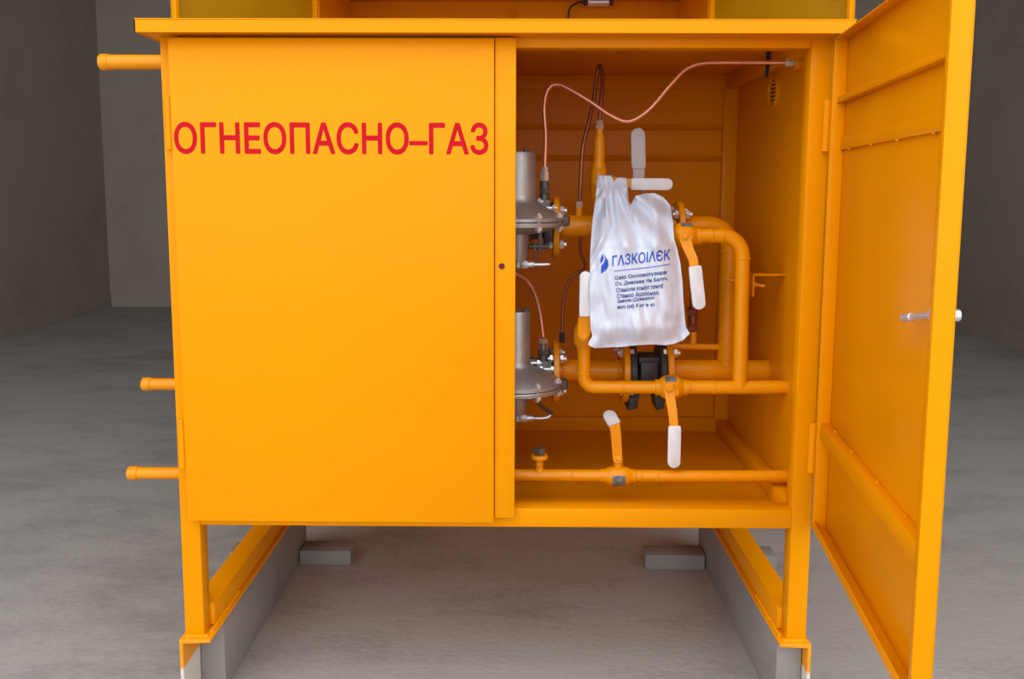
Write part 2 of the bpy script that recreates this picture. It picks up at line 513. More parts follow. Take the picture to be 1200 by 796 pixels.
# open right door: s runs from the hinge to the free edge, t is the thickness away from the viewer
TH = 0.130
dv = V(-math.sin(TH), -math.cos(TH), 0); dn = V(math.cos(TH), -math.sin(TH), 0)
DO = V(0.795, -0.02, 0)
DM = Matrix(((dv.x, dn.x, 0, DO.x), (dv.y, dn.y, 0, DO.y), (0, 0, 1, 0), (0, 0, 0, 1)))
def D(s, t, z): return DM @ V(s, t, z)
DZ0, DZ1, DW = 0.509, 1.7025, 0.771
bm = bm_new(); box(bm, -0.008, DW, 0.030, 0.033, DZ0, DZ1, 0.0008, DM)
DR = part('door', bm, 'yellow', G, 35, 'open right door swung towards the viewer')
bm = bm_new()
box(bm, -0.008, 0.012, 0.0, 0.030, DZ0, DZ1, 0.0015, DM); part('edge_rim', bm, 'yellow', DR)
bm = bm_new(); box(bm, DW - 0.004, DW, 0.0, 0.0325, DZ0, DZ1, 0.0008, DM)
box(bm, DW - 0.016, DW - 0.004, 0.0, 0.003, DZ0, DZ1, 0.0008, DM); part('edge_rim', bm, 'yellow', DR)
bm = bm_new(); box(bm, 0.012, DW - 0.004, 0.0, 0.030, DZ0, DZ0 + 0.004, 0.0008, DM); box(bm, 0.012, DW - 0.016, 0.0, 0.003, DZ0 + 0.004, DZ0 + 0.022, 0.0008, DM); part('edge_rim', bm, 'yellow', DR)
bm = bm_new(); box(bm, 0.012, DW - 0.004, 0.0, 0.030, DZ1 - 0.004, DZ1, 0.0008, DM); part('edge_rim', bm, 'yellow', DR)
for z0, z1, td, zb in ((1.553, 1.567, 0.010, 1.568), (1.444, 1.474, 0.022, 1.443), (0.742, 0.782, 0.006, 0.783)):
    bm = bm_new(); box(bm, 0.012, DW - 0.006, td, 0.030, z0, z1, 0.002, DM)
    st = part('stiffener', bm, 'yellow', DR)
    for s in (0.10, 0.26, 0.45, 0.64):
        inst('weld_bead', ME_BEAD, D(s + random.uniform(-.02, .02), 0.024, zb), QZ, st)
hinge(DR, 0.7905, -0.0095, 1.441, 1.562); hinge(DR, 0.7905, -0.0095, 0.648, 0.775)
# lock with a quarter-turn rod inside and a plated knob outside
bm = bm_new()
cyl(bm, D(0.745, 0.036, 1.157), D(0.745, 0.033, 1.157), 0.016, 20)
cyl(bm, D(0.745, 0.048, 1.157), D(0.745, 0.034, 1.157), 0.0095, 20)
cyl(bm, D(0.745, 0.030, 1.157), D(0.745, 0.004, 1.157), 0.011, 16)
LK = part('lock', bm, 'steel', DR, 35, 'zinc plated lock')
bm = bm_new(); cyl(bm, D(0.752, 0.010, 1.158), D(0.655, 0.006, 1.140), 0.0055, 14); cyl(bm, D(0.655, 0.006, 1.140), D(0.618, 0.004, 1.133), 0.0075, 14); part('lock_rod', bm, 'steel', LK)

# round vent in the right side
vc = V(0.795, 0.443, 1.630)
bm = bm_new(); lathe(bm, vc + V(0.001, 0, 0), (-1, 0, 0), [(0, 0.046), (0.008, 0.046), (0.010, 0.044), (0.010, 0.040), (0.0015, 0.038)], 32)
VG = part('vent_grille', bm, 'yellow', G)
bm = bm_new(); lathe(bm, vc + V(-0.0002, 0, 0), (-1, 0, 0), [(0, 0.037), (0.0008, 0.037)], 32); part('backing', bm, 'vent_dark', VG)
for k in range(6):
    z = -0.027 + k * 0.0108; hw = math.sqrt(0.036 ** 2 - z * z)
    bm = bm_new(); box(bm, -0.0045, 0.0, -hw, hw, -0.0022, 0.0022, 0.0006)
    bm.transform(Matrix.Translation(vc + V(-0.002, 0, z)) @ Matrix.Rotation(R(-32), 4, 'Y')); part('slat', bm, 'yellow', VG)
# pipe bracket on the right side with its U-bolt
bm = bm_new()
zb = 1.113
box(bm, 0.705, 0.797, 0.275, 0.315, zb, zb + 0.005, 0.001)
box(bm, 0.705, 0.711, 0.275, 0.315, zb - 0.058, zb + 0.004, 0.001)
PB = part('pipe_bracket', bm, 'yellow', G)
bm = bm_new()
tube(bm, [V(0.642, 0.33, 1.098), V(0.66, 0.318, 1.096), V(0.69, 0.306, 1.088), V(0.745, 0.295, 1.083)], 0.0045, 10)
hexnut(bm, V(0.713, 0.2995, 1.086), V(0.722, 0.297, 1.085), 0.009)
part('u_bolt', bm, 'yellow_pipe', PB)
# dark clip plate hanging from the top for the copper tube
bm = bm_new()
p0, p1 = (0.745, 0.34, 1.725), (0.743, 0.34, 1.646)
flatbar(bm, [V(p0[0], .345, 1.733), V(p0[0], .345, 1.70), V(p0[0] - .002, .345, 1.66)], [0.012, 0.012, 0.007], 0.004, (0, -1, 0))
part('tube_clip', bm, 'black', G)

# ------------------------------------------------------------------ beams and blocks on the floor
for s, nm, y0 in ((-1, 'left', 0.09), (1, 'right', 0.015)):
    bm = bm_new(); box(bm, min(s * 0.731, s * 0.797), max(s * 0.731, s * 0.797), y0, 0.985, 0.0, 0.187, 0.004)
    solo('beam', bm, 'beam', 'long grey beam on the floor packed under the ' + nm + ' yellow runner', 'beam')
for (x0, x1, y0, y1, zt, lab) in ((-0.727, -0.543, 0.862, 0.955, 0.053, 'grey concrete block on the floor against the inner side of the left beam'),
                              (-0.985, -0.812, 0.87, 0.96, 0.045, 'grey concrete block on the floor outside the left runner'),
                              (0.514, 0.727, 0.84, 0.93, 0.055, 'grey concrete block on the floor against the inner side of the right beam'),
                              (0.812, 0.985, 0.85, 0.94, 0.05, 'grey concrete block on the floor outside the right runner')):
    bm = bm_new(); box(bm, x0, x1, y0, y1, 0, zt, 0.004); solo('concrete_block', bm, 'beam', lab, 'block')

# ================================================================== pipework
def weld_ring(bm, p, axis, r):
    a = Vector(axis)
    lathe(bm, Vector(p) - a * 0.003, a, [(0, r), (0.0015, r + 0.0016), (0.0045, r + 0.0016), (0.006, r)], 24)

def pipe_run(bm, pts, r, welds=()):
    tube(bm, pts, r, 24)
    for p, a in welds: weld_ring(bm, p, a, r)

def flange(parent, x, y, z, r, t, bolts=4, br=None, me=None, phase=45, m='yellow_pipe'):
    bm = bm_new(); lathe(bm, (x, y, z), (1, 0, 0), [(0, r - 0.002), (0.002, r), (t - 0.002, r), (t, r - 0.002)], 40)
    f = part('flange', bm, m, parent)
    for k in range(bolts):
        a = R(phase + 360 * k / bolts)
        inst('flange_bolt', me or ME_FBOLT, V(x + t / 2, y + br * math.cos(a), z + br * math.sin(a)), QX, f)
    return f

YM = 0.41
# upper main
U = thing('gas_pipe', (0.42, YM, 1.22), 'thick upper yellow pipe from the upper regulator, bending down behind the bag', 'pipe', )
zu = 1.243
bm = bm_new()
pipe_run(bm, [V(0.172, YM, zu), V(0.300, YM, zu), V(0.372, YM, zu)], 0.0325, [((0.185, YM, zu), (1, 0, 0))])
part('pipe', bm, 'yellow_pipe', U)
bm = bm_new()
el = arc((0.605, YM, 1.176), (1, 0, 0), (0, 0, 1), 0.069, math.pi / 2, 0)
pipe_run(bm, [V(0.525, YM, 1.245)] + el + [V(0.674, YM, 1.1), V(0.675, YM, 0.835)], 0.0285,
         [((0.606, YM, 1.245), (1, 0, 0)), ((0.674, YM, 1.172), (0, 0, 1)), ((0.675, YM, 0.853), (0, 0, 1))])
part('pipe_bend', bm, 'yellow_pipe', U)
flange(U, 0.156, YM, 1.240, 0.090, 0.017, 4, 0.068)
flange(U, 0.513, YM, 1.245, 0.072, 0.017, 4, 0.055, phase=52)
bm = bm_new(); cyl(bm, V(0.233, YM, 1.268), V(0.233, YM, 1.297), 0.011, 16); part('boss', bm, 'yellow_pipe', U)

# big lower main
W = thing('gas_pipe', (0.48, YM, 0.78), 'thick lower yellow pipe interrupted by the black flanged spool', 'pipe')
zl = 0.817
bm = bm_new(); pipe_run(bm, [V(0.176, YM, zl), V(0.27, YM, zl), V(0.372, YM, zl)], 0.0325, [((0.19, YM, zl), (1, 0, 0)), ((0.352, YM, zl), (1, 0, 0))])
part('pipe', bm, 'yellow_pipe', W)
bm = bm_new(); pipe_run(bm, [V(0.505, YM, zl), V(0.65, YM, zl), V(0.797, YM, zl)], 0.0325, [((0.516, YM, zl), (1, 0, 0)), ((0.790, YM, zl), (1, 0, 0))])
part('pipe', bm, 'yellow_pipe', W)
flange(W, 0.160, YM, 0.812, 0.092, 0.017, 4, 0.068)
flange(W, 0.362, YM, zl, 0.094, 0.018, 4, 0.078, phase=38)
flange(W, 0.488, YM, zl, 0.094, 0.018, 4, 0.078, phase=38)
# black spool between the flanges
S = thing('rubber_joint', (0.434, YM, 0.72), 'black flanged pipe joint with two feet below the white bag', 'pipe joint')
bm = bm_new()
lathe(bm, (0.381, YM, zl), (1, 0, 0), [(0, 0.082), (0.003, 0.086), (0.018, 0.086), (0.021, 0.080), (0.024, 0.060), (0.030, 0.055), (0.077, 0.055), (0.083, 0.060), (0.086, 0.080), (0.089, 0.086), (0.103, 0.086), (0.106, 0.082)], 40)
part('body', bm, 'black', S)
bm = bm_new(); box(bm, 0.410, 0.462, YM - 0.073, YM - 0.045, zl - 0.045, zl + 0.040, 0.006)
box(bm, 0.405, 0.467, YM - 0.066, YM - 0.045, zl + 0.030, zl + 0.052, 0.005)
part('cover', bm, 'black', S)
for x0 in (0.386, 0.455):
    bm = bm_new(); xo = -0.008 if x0 < 0.42 else 0.008
    prism(bm, [V(x0, YM - 0.045, zl - 0.060), V(x0 + 0.027, YM - 0.045, zl - 0.060), V(x0 + 0.027 + xo * .6, YM - 0.045, zl - 0.105), V(x0 + xo, YM - 0.045, zl - 0.112), ], (0, 0.09, 0), 0.004)
    part('foot', bm, 'black', S)

# front loop: upper bend down to the lower front line
YF = 0.229
Lp = thing('gas_pipe', (0.66, YF, 0.8), 'thin yellow pipe bending down from the upper right valve before the thicker bend', 'pipe')
bm = bm_new()
el = arc((0.606, YF, 1.169), (1, 0, 0), (0, 0, 1), 0.057, math.pi / 2, 0)
pipe_run(bm, [V(0.535, YF, 1.225), V(0.57, YF, 1.226)] + el + [V(0.665, YF, 1.0), V(0.668, YF, 0.812)], 0.0200,
         [((0.578, YF, 1.226), (1, 0, 0)), ((0.606, YF, 1.226), (1, 0, 0)), ((0.664, YF, 1.165), (0, 0, 1))])
part('pipe_bend', bm, 'yellow_pipe', Lp)
Lf = thing('gas_pipe', (0.5, YF, 0.79), 'thin L-shaped yellow pipe below the left lever, running right to the side wall', 'pipe')
bm = bm_new()
el = arc((0.268, YF, 0.838), (-1, 0, 0), (0, 0, -1), 0.030, 0, math.pi / 2)
pipe_run(bm, [V(0.238, YF, 0.905), V(0.238, YF, 0.87)] + el + [V(0.33, YF, 0.808), V(0.44, YF, 0.808)], 0.0180, [((0.345, YF, 0.808), (1, 0, 0)), ((0.238, YF, 0.845), (0, 0, 1))])
part('pipe_bend', bm, 'yellow_pipe', Lf)
bm = bm_new()
pipe_run(bm, [V(0.512, YF, 0.809), V(0.65, YF, 0.809), V(0.797, YF, 0.810)], 0.0190, [((0.595, YF, 0.809), (1, 0, 0)), ((0.53, YF, 0.809), (1, 0, 0))])
part('pipe', bm, 'yellow_pipe', Lf)

# bottom line
YP, zp = 0.176, 0.5735
B = thing('gas_pipe', (0.2, YP, 0.556), 'lowest yellow pipe running across the cabinet floor and out at the left', 'pipe')
bm = bm_new()
pipe_run(bm, [V(-0.995, YP, zp), V(-0.4, YP, zp), V(0.285, YP, zp)], 0.0165, [((0.205, YP, zp), (1, 0, 0))])
part('pipe', bm, 'yellow_pipe', B)
bm = bm_new()
pipe_run(bm, [V(0.380, YP, zp), V(0.6, YP, zp), V(0.797, YP, zp + .002)], 0.0165, [((0.438, YP, zp), (1, 0, 0)), ((0.392, YP, zp), (1, 0, 0))])
part('pipe', bm, 'yellow_pipe', B)
bm = bm_new(); lathe(bm, (-1.008, YP, zp), (1, 0, 0), [(0, 0.0165), (0.003, 0.0185), (0.026, 0.0185), (0.028, 0.0165)], 24); part('end_cap', bm, 'yellow_pipe', B)
# test point with grey plug
bm = bm_new()
lathe(bm, (0.116, YP, 0.585), (0, 0, 1), [(0, 0.016), (0.008, 0.011), (0.014, 0.0105), (0.020, 0.013), (0.026, 0.011), (0.034, 0.012), (0.036, 0.023), (0.042, 0.024), (0.047, 0.022)], 24)
tp = part('test_point', bm, 'yellow_pipe', B)
bm = bm_new(); hexnut(bm, (0.116, YP, 0.632), (0.116, YP, 0.650), 0.0165); part('plug', bm, 'alu_dark', tp)

# stubs on the left outside
for y, z, x, r, lab in ((0.20, 1.676, -1.039, 0.0195, 'topmost capped yellow pipe stub sticking out left of the cabinet'),
                        (YF, 0.810, -0.981, 0.0165, 'short capped yellow pipe stub at mid height left of the cabinet')):
    t = thing('pipe_stub', ((x - 0.80) / 2, y, z - r), lab, 'pipe')
    bm = bm_new(); tube(bm, [V(x + 0.01, y, z), V(-0.9, y, z), V(-0.798, y, z)], r, 24); part('pipe', bm, 'yellow_pipe', t)
    bm = bm_new(); lathe(bm, (x, y, z), (1, 0, 0), [(0, r), (0.003, r + 0.002), (0.022, r + 0.002), (0.024, r)], 24); part('end_cap', bm, 'yellow_pipe', t)
bm = bm_new(); lathe(bm, (-0.948, 0.40, 0.826), (1, 0, 0), [(0, 0.02), (0.006, 0.034), (0.150, 0.034)], 28)
solo('pipe_stub', bm, 'yellow_pipe', 'stubby rounded pipe end peeping out just above the mid height stub', 'pipe')

# thin impulse line low behind the bag
T = thing('impulse_pipe', (0.58, YM, 0.88), 'thin yellow pipe behind the bag with a brown fitting under the white lever', 'pipe')
bm = bm_new(); tube(bm, [V(0.50, YM, 0.890), V(0.58, YM, 0.889), V(0.650, YM, 0.888)], 0.0095, 14); tube(bm, [V(0.575, YM, 0.889), V(0.574, YM, 0.91), V(0.573, YM, 0.945)], 0.0095, 14)
part('pipe', bm, 'yellow_pipe', T)
bm = bm_new()
hexnut(bm, V(0.573, YM, 0.935), V(0.572, YM, 0.958), 0.016); cyl(bm, V(0.572, YM, 0.956), V(0.570, YM, 0.985), 0.013, 16)
hexnut(bm, V(0.570, YM, 0.982), V(0.569, YM, 1.005), 0.017); cyl(bm, V(0.569, YM, 1.003), V(0.568, YM, 1.03), 0.009, 14)
part('fitting', bm, 'copper_dark', T)

# ------------------------------------------------------------------ ball valves
def ball_valve(name, c, axis, r, half, stem, lab, lever, lever_w, grip, grip_w, gm='white_grip', lever_n=(0, -1, 0), lever_m='yellow_pipe', plate=None, stemL=0.05, bulge=1.75, stem_r=0.0125):
    c = Vector(c); a = Vector(axis).normalized(); st = Vector(stem).normalized()
    t = thing(name, c - V(0, 0, half if abs(a.z) > .5 else r * bulge), lab, 'valve')
    bm = bm_new(); h = half
    rb = r * bulge
    lathe(bm, c, a, [(-h, r * 0.98), (-h, r * 1.12), (-h * 0.72, r * 1.14), (-h * 0.60, r * 1.38), (-h * 0.42, rb * 0.94), (-h * 0.25, rb), (h * 0.25, rb), (h * 0.42, rb * 0.94), (h * 0.60, r * 1.38), (h * 0.72, r * 1.14), (h, r * 1.12), (h, r * 0.98)], 32)
    part('body', bm, 'yellow_pipe', t)
    bm = bm_new()
    cyl(bm, c + st * rb * 0.8, c + st * (rb + stemL * 0.55), stem_r, 20)
    part('stem', bm, 'yellow_pipe', t)
    lp = Vector(lever[0]); ln = Vector(lever_n).normalized()
    bm = bm_new(); cyl(bm, lp - ln * 0.001, lp + ln * 0.0065, 0.0135, 20); hexnut(bm, lp + ln * 0.006, lp + ln * 0.012, 0.008)
    part('lever_nut', bm, lever_m, t)
    bm = bm_new(); flatbar(bm, lever, lever_w, 0.005, lever_n)
    lv = part('lever', bm, lever_m, t)
    bm = bm_new(); grip_slab(bm, grip[0], grip[1], grip_w, 0.009, lever_n); part('grip', bm, gm, lv)
    if plate:
        bm = bm_new(); pc, pa, pw, ang0, ang1 = plate
        pc = Vector(pc); pa = Vector(pa)
        n = 8; rr = rb + 0.0008
        rows = []
        for i in range(n + 1):
            an = R(ang0 + (ang1 - ang0) * i / n)
            if abs(pa.x) > .5: off = V(0, -math.cos(an), math.sin(an)) * rr
            else: off = V(math.sin(an), -math.cos(an), 0) * rr
            rows.append((bm.verts.new(pc - pa * pw / 2 + off), bm.verts.new(pc + pa * pw / 2 + off)))
        for p, q in zip(rows, rows[1:]): bm.faces.new((p[0], p[1], q[1], q[0]))
        bmesh.ops.recalc_face_normals(bm, faces=bm.faces)
        part('label_plate', bm, 'sticker', t)
    return t

# upper right valve, lever hanging
c = V(0.503, YF, 1.224)
ball_valve('ball_valve', c, (1, 0, 0), 0.0210, 0.044, (0, -1, 0), 'yellow ball valve right of the bag with white lever hanging down at a slant',
           [(0.492, 0.165, 1.23), (0.502, 0.163, 1.197), (0.514, 0.155, 1.17), (0.519, 0.152, 1.141)], [0.030, 0.026, 0.024, 0.023], ((0.519, 0.15, 1.151), (0.535, 0.152, 1.036)), 0.0345, plate=((0.507, YF, 1.224), (1, 0, 0), 0.030, 48, 75))
# lower right valve, lever hanging
ball_valve('ball_valve', V(0.478, YF, 0.808), (1, 0, 0), 0.0195, 0.044, (0, -1, 0), 'yellow ball valve over the black joint with white lever hanging straight down',
           [(0.462, 0.165, 0.823), (0.465, 0.163, 0.796), (0.471, 0.155, 0.76), (0.476, 0.152, 0.714)], [0.030, 0.026, 0.024, 0.023], ((0.477, 0.15, 0.721), (0.478, 0.152, 0.605)), 0.0345, plate=((0.474, YF, 0.808), (1, 0, 0), 0.030, 40, 72))
# left valve, lever upright
ball_valve('ball_valve', V(0.238, YF, 0.950), (0, 0, 1), 0.0170, 0.048, (0, -1, 0), 'yellow ball valve at the lower left of the bag with pale lever pointing up',
           [(0.232, 0.165, 0.961), (0.234, 0.163, 0.984), (0.233, 0.158, 1.003), (0.232, 0.155, 1.027)], [0.032, 0.036, 0.034, 0.024], ((0.232, 0.15, 1.016), (0.233, 0.152, 1.136)), 0.029, plate=((0.238, YF, 0.952), (0, 0, 1), 0.026, -75, -110))
# pipe that leaves that valve upwards, turning back behind the bag
Lb = thing('gas_pipe', (0.27, 0.3, 1.0), 'short yellow pipe above the lower left valve, mostly hidden by its lever and the bag', 'pipe')
bm = bm_new(); tube(bm, [V(0.238, YF, 0.995), V(0.238, YF, 1.03)] + arc((0.278, YF, 1.03), (-1, 0, 0), (0, 0, 1), 0.04, 0, math.pi / 2) + [V(0.37, YF, 1.07)] + [V(0.43, YF, 1.09), V(0.45, YF, 1.14), V(0.463, YF, 1.19), V(0.470, YF, 1.222)], 0.0165, 20)
part('pipe_bend', bm, 'yellow_pipe', Lb)
# bottom valve, lever up and turned back
ball_valve('ball_valve', V(0.331, YP, zp), (1, 0, 0), 0.0165, 0.048, (0, 0, 1), 'yellow ball valve on the lowest pipe with foil label and upright lever',
           [(0.328, 0.17, 0.623), (0.325, 0.168, 0.657), (0.322, 0.166, 0.693), (0.317, 0.164, 0.722)], [0.026, 0.027, 0.028, 0.029], ((0.318, 0.162, 0.72), (0.301, 0.2, 0.747)), 0.036, gm='grey_grip', lever_n=(0.1, -0.9, 0.45), plate=((0.331, YP, zp), (1, 0, 0), 0.034, 18, -75), bulge=1.6, stemL=0.035)
# upper left vertical valve with horizontal lever that carries the bag
ball_valve('ball_valve', V(0.287, YM - 0.01, 1.372), (0, 0, 1), 0.0175, 0.052, (0, -1, 0), 'upright yellow ball valve whose white lever sticks out to the right and holds the bag',
           [(0.281, 0.345, 1.371), (0.326, 0.345, 1.371), (0.357, 0.34, 1.368), (0.379, 0.34, 1.364)], [0.028, 0.026, 0.026, 0.026], ((0.372, 0.337, 1.364), (0.489, 0.337, 1.364)), 0.0335, plate=((0.287, YM - 0.01, 1.366), (0, 0, 1), 0.03, -80, -120), bulge=1.38, stemL=0.02)
Vp = thing('gas_pipe', (0.287, YM - .01, 1.27), 'short upright yellow pipe from the upper main, narrowing to the copper tube', 'pipe')
bm = bm_new(); lathe(bm, (0.287, YM - 0.01, 1.262), (0, 0, 1), [(0, 0.0165), (0.064, 0.0160)], 24); part('pipe', bm, 'yellow_pipe', Vp)
bm = bm_new(); lathe(bm, (0.2875, YM - 0.01, 1.420), (0, 0, 1), [(0, 0.0160), (0.064, 0.0155), (0.076, 0.0145), (0.084, 0.0115), (0.102, 0.0110)], 24); part('nipple', bm, 'yellow_pipe', Vp)
# main flanged valve behind the bag, upright grey lever
ball_valve('flanged_valve', V(0.437, YM, 1.244), (1, 0, 0), 0.036, 0.072, (0, -0.05, 1), 'large yellow valve behind the bag with a grey lever standing up',
           [(0.425, 0.405, 1.327), (0.405, 0.395, 1.357), (0.4, 0.387, 1.386), (0.399, 0.385, 1.42)], [0.008, 0.009, 0.032, 0.032], ((0.399, 0.383, 1.408), (0.394, 0.383, 1.523)), 0.0405, gm='grey_grip', lever_m='grey_grip', bulge=1.55, stem_r=0.016)

# ------------------------------------------------------------------ regulators
def regulator(zr, dz, rcyl, ztop, lab, lowz, strut):
    cx, cy = 0.053, 0.305
    t = thing('pressure_regulator', (cx, cy, lowz), lab, 'regulator')
    Rr = 0.131
    # spring housing and upper diaphragm case
    bm = bm_new()
    lathe(bm, (cx, cy, 0), (0, 0, 1), [(zr + 0.013, Rr - 0.006), (zr + 0.018, Rr - 0.012), (zr + 0.030, Rr - 0.030), (zr + 0.042, 0.078), (zr + 0.050, rcyl + 0.012), (zr + 0.060, rcyl + 0.003), (zr + 0.075, rcyl), (ztop - 0.006, rcyl * 0.985), (ztop, rcyl * 0.93)], 48)
    part('spring_housing', bm, 'alu', t)
    bm = bm_new(); lathe(bm, (cx, cy, 0), (0, 0, 1), [(zr + 0.002, Rr - 0.002), (zr + 0.004, Rr), (zr + 0.011, Rr), (zr + 0.013, Rr - 0.002)], 48); part('case_rim', bm, 'alu', t)
    bm = bm_new(); lathe(bm, (cx, cy, 0), (0, 0, 1), [(zr - 0.034, 0.045), (zr - 0.028, 0.075), (zr - 0.018, 0.105), (zr - 0.013, Rr - 0.010), (zr - 0.011, Rr - 0.001), (zr - 0.003, Rr), (zr + 0.0, Rr - 0.002)], 48); part('lower_case', bm, 'alu', t)
    bm = bm_new()
    lathe(bm, (cx + 0.002, cy, 0), (0, 0, 1), [(lowz, 0.010), (lowz + 0.004, 0.014), (lowz + 0.02, 0.014), (lowz + 0.022, 0.022), (lowz + 0.04, 0.028), (zr - 0.030, 0.034)], 32); part('outlet_cone', bm, 'alu', t)
    for k in range(8):
        a = R(-62 + 45 * k)
        inst('rim_bolt', ME_BOLT, V(cx + (Rr - 0.009) * math.cos(a), cy + (Rr - 0.009) * math.sin(a), zr + 0.001), QZ, t)
    # ear on the right of the case
    bm = bm_new(); prism(bm, [V(cx + 0.105, cy - 0.035, zr - 0.012), V(cx + 0.142, cy - 0.018, zr - 0.012), V(cx + 0.147, cy, zr - 0.012), V(cx + 0.142, cy + 0.018, zr - 0.012), V(cx + 0.105, cy + 0.035, zr - 0.012)], (0, 0, 0.028), 0.004); part('ear', bm, 'alu_dark', t)
    # top screws
    for dx, dy in ((-0.012, -0.03), (0.022, -0.02), (0.028, 0.012)):
        bm = bm_new(); cyl(bm, V(cx + dx, cy + dy, ztop - 0.002), V(cx + dx, cy + dy, ztop + (0.022 if dx < 0 else 0.009)), 0.006, 12); part('screw', bm, 'alu_dark', t)
    # cast valve body behind, joined to the pipe flange
    yb = 0.405; zb = zr - 0.008 + dz
    bm = bm_new()
    lathe(bm, (-0.02, yb, zb), (1, 0, 0), [(0, 0.05), (0.03, 0.058), (0.09, 0.056), (0.125, 0.040), (0.150, 0.036), (0.151, 0.066), (0.155, 0.068), (0.173, 0.068), (0.175, 0.066)], 36)
    part('valve_body', bm, 'alu_dark', t)
    # pilot stack and its bolts
    bm = bm_new(); x, y = 0.130, 0.352; z0 = zr + 0.025
    box(bm, x - 0.020, x + 0.017, y - 0.016, y + 0.016, z0, z0 + 0.036, 0.004); cyl(bm, V(x, y, z0 + 0.03), V(x, y, z0 + 0.088), 0.0135, 16); hexnut(bm, V(x, y, z0 + 0.052), V(x, y, z0 + 0.066), 0.018)
    pk = part('pilot_block', bm, 'alu_dark', t)
    for dx, dz_ in ((-0.030, 0.030), (-0.028, 0.010), (0.010, 0.012)):
        inst('rim_bolt', ME_BOLT, V(x + dx, y - 0.014, z0 + dz_), QX, pk)
    bm = bm_new(); box(bm, x - 0.058, x - 0.018, y - 0.008, y + 0.016, z0 + 0.002, z0 + 0.040, 0.004); part('bracket', bm, 'alu_dark', t)
    # hardware below the case
    if not strut:
        bm = bm_new(); cyl(bm, V(0.082, 0.33, zr - 0.022), V(0.062, 0.33, zr - 0.072), 0.011, 14); box(bm, 0.112, 0.124, 0.325, 0.345, zr - 0.088, zr - 0.02, 0.002); cyl(bm, V(0.085, 0.33, zr - 0.070), V(0.145, 0.33, zr - 0.070), 0.0075, 12); box(bm, 0.1, 0.105, 0.322, 0.34, zr - 0.11, zr - 0.058, 0.001)
        part('linkage', bm, 'alu_dark', t)
    # impulse tube at the bottom
    zi = lowz + 0.012
    bm = bm_new(); hexnut(bm, V(cx + 0.010, cy - 0.005, zi), V(cx + 0.030, cy - 0.005, zi), 0.012); cyl(bm, V(cx + 0.028, cy - 0.005, zi), V(cx + 0.048, cy - 0.005, zi + 0.001), 0.009, 14)
    if strut:
        tube(bm, spline([V(cx + 0.045, cy - 0.005, zi), V(cx + 0.075, cy - 0.005, zi), V(cx + 0.092, cy - 0.004, zi + 0.004), V(cx + 0.099, cy - 0.002, zi + 0.012)], 8), 0.0048, 12)
    else:
        tube(bm, [V(cx + 0.045, cy - 0.005, zi), V(cx + 0.07, cy - 0.005, zi), V(cx + 0.092, cy - 0.005, zi + 0.001)], [0.0055, 0.005, 0.0035], 12)
    part('impulse_tube', bm, 'steel', t)
    if strut:
        bm = bm_new(); tube(bm, [V(cx + 0.050, cy - 0.112, zr - 0.010), V(cx + 0.076, cy - 0.056, zr - 0.055), V(cx + 0.100, cy - 0.002, zi + 0.014)], 0.006, 12); part('strut', bm, 'alu_dark', t)
    return t
regulator(1.259, -0.007, 0.052, 1.450, 'upper grey cast regulator with round diaphragm case, half hidden by the middle post', 1.128, False)
regulator(0.797, 0.025, 0.038, 1.008, 'lower grey cast regulator with round diaphragm case, half hidden by the middle post', 0.688, True)

# ------------------------------------------------------------------ copper tubes
def copper(pts, r, lab, m, nuts, nm='copper_tube'):
    pts = [Vector(p) for p in pts]
    t = thing(nm, V(sum(p.x for p in pts) / len(pts), pts[0].y, min(p.z for p in pts)), lab, 'tube')
    bm = bm_new(); tube(bm, spline(pts, 10), r, 12); part('tube', bm, m, t)
    for p, q, rr, mm in nuts:
        bm = bm_new(); hexnut(bm, p, q, rr); part('nut', bm, mm, t)
    return t
copper([V(0.130, 0.352, 1.400), (0.132, 0.352, 1.496), (0.127, 0.35, 1.578), (0.139, 0.345, 1.627), (0.172, 0.34, 1.636), (0.25, 0.33, 1.593), (0.309, 0.32, 1.553), (0.359, 0.31, 1.536), (0.411, 0.3, 1.565), (0.465, 0.28, 1.629), (0.503, 0.27, 1.669), (0.544, 0.26, 1.685), (0.605, 0.25, 1.686), (0.692, 0.235, 1.684), (0.759, 0.22, 1.682)], 0.0058,
       'bright copper tube curving from the upper regulator to the top right corner', 'copper',
       [(V(0.130, 0.352, 1.372), V(0.130, 0.352, 1.398), 0.0125, 'steel'), (V(0.130, 0.352, 1.396), V(0.131, 0.352, 1.412), 0.009, 'steel'), ((0.755, 0.22, 1.682), (0.779, 0.22, 1.683), 0.012, 'steel')])
bm = bm_new(); pa = V(*(0.779, 0.22, 1.683)); cyl(bm, pa, pa + V(0.022, 0, 0), 0.021, 24); cyl(bm, pa + V(0.018, 0, 0), V(0.799, pa.y, pa.z), 0.018, 24)
solo('pipe_socket', bm, 'yellow_pipe', 'yellow pipe socket in the top right corner where the copper tube ends', 'pipe')
copper([V(0.2875, YM - .01, 1.53), (0.289, 0.4, 1.583), (0.295, 0.41, 1.649), (0.293, 0.42, 1.688), (0.286, 0.43, 1.7), (0.281, 0.44, 1.676), (0.273, 0.44, 1.611), (0.259, 0.43, 1.545), (0.243, 0.42, 1.476), (0.238, 0.415, 1.415), (0.235, 0.41, 1.342), V(0.233, YM, 1.312)], 0.0058,
       'brown copper tube looping up from the upright yellow valve and down to the upper pipe', 'copper_dark',
       [(V(0.2875, YM - .01, 1.520), V(0.2875, YM - .01, 1.532), 0.0125, 'steel'), (V(0.2875, YM - .01, 1.531), V(0.2875, YM - .01, 1.545), 0.010, 'steel'), (V(0.233, YM, 1.295), V(0.233, YM, 1.314), 0.0105, 'steel')])
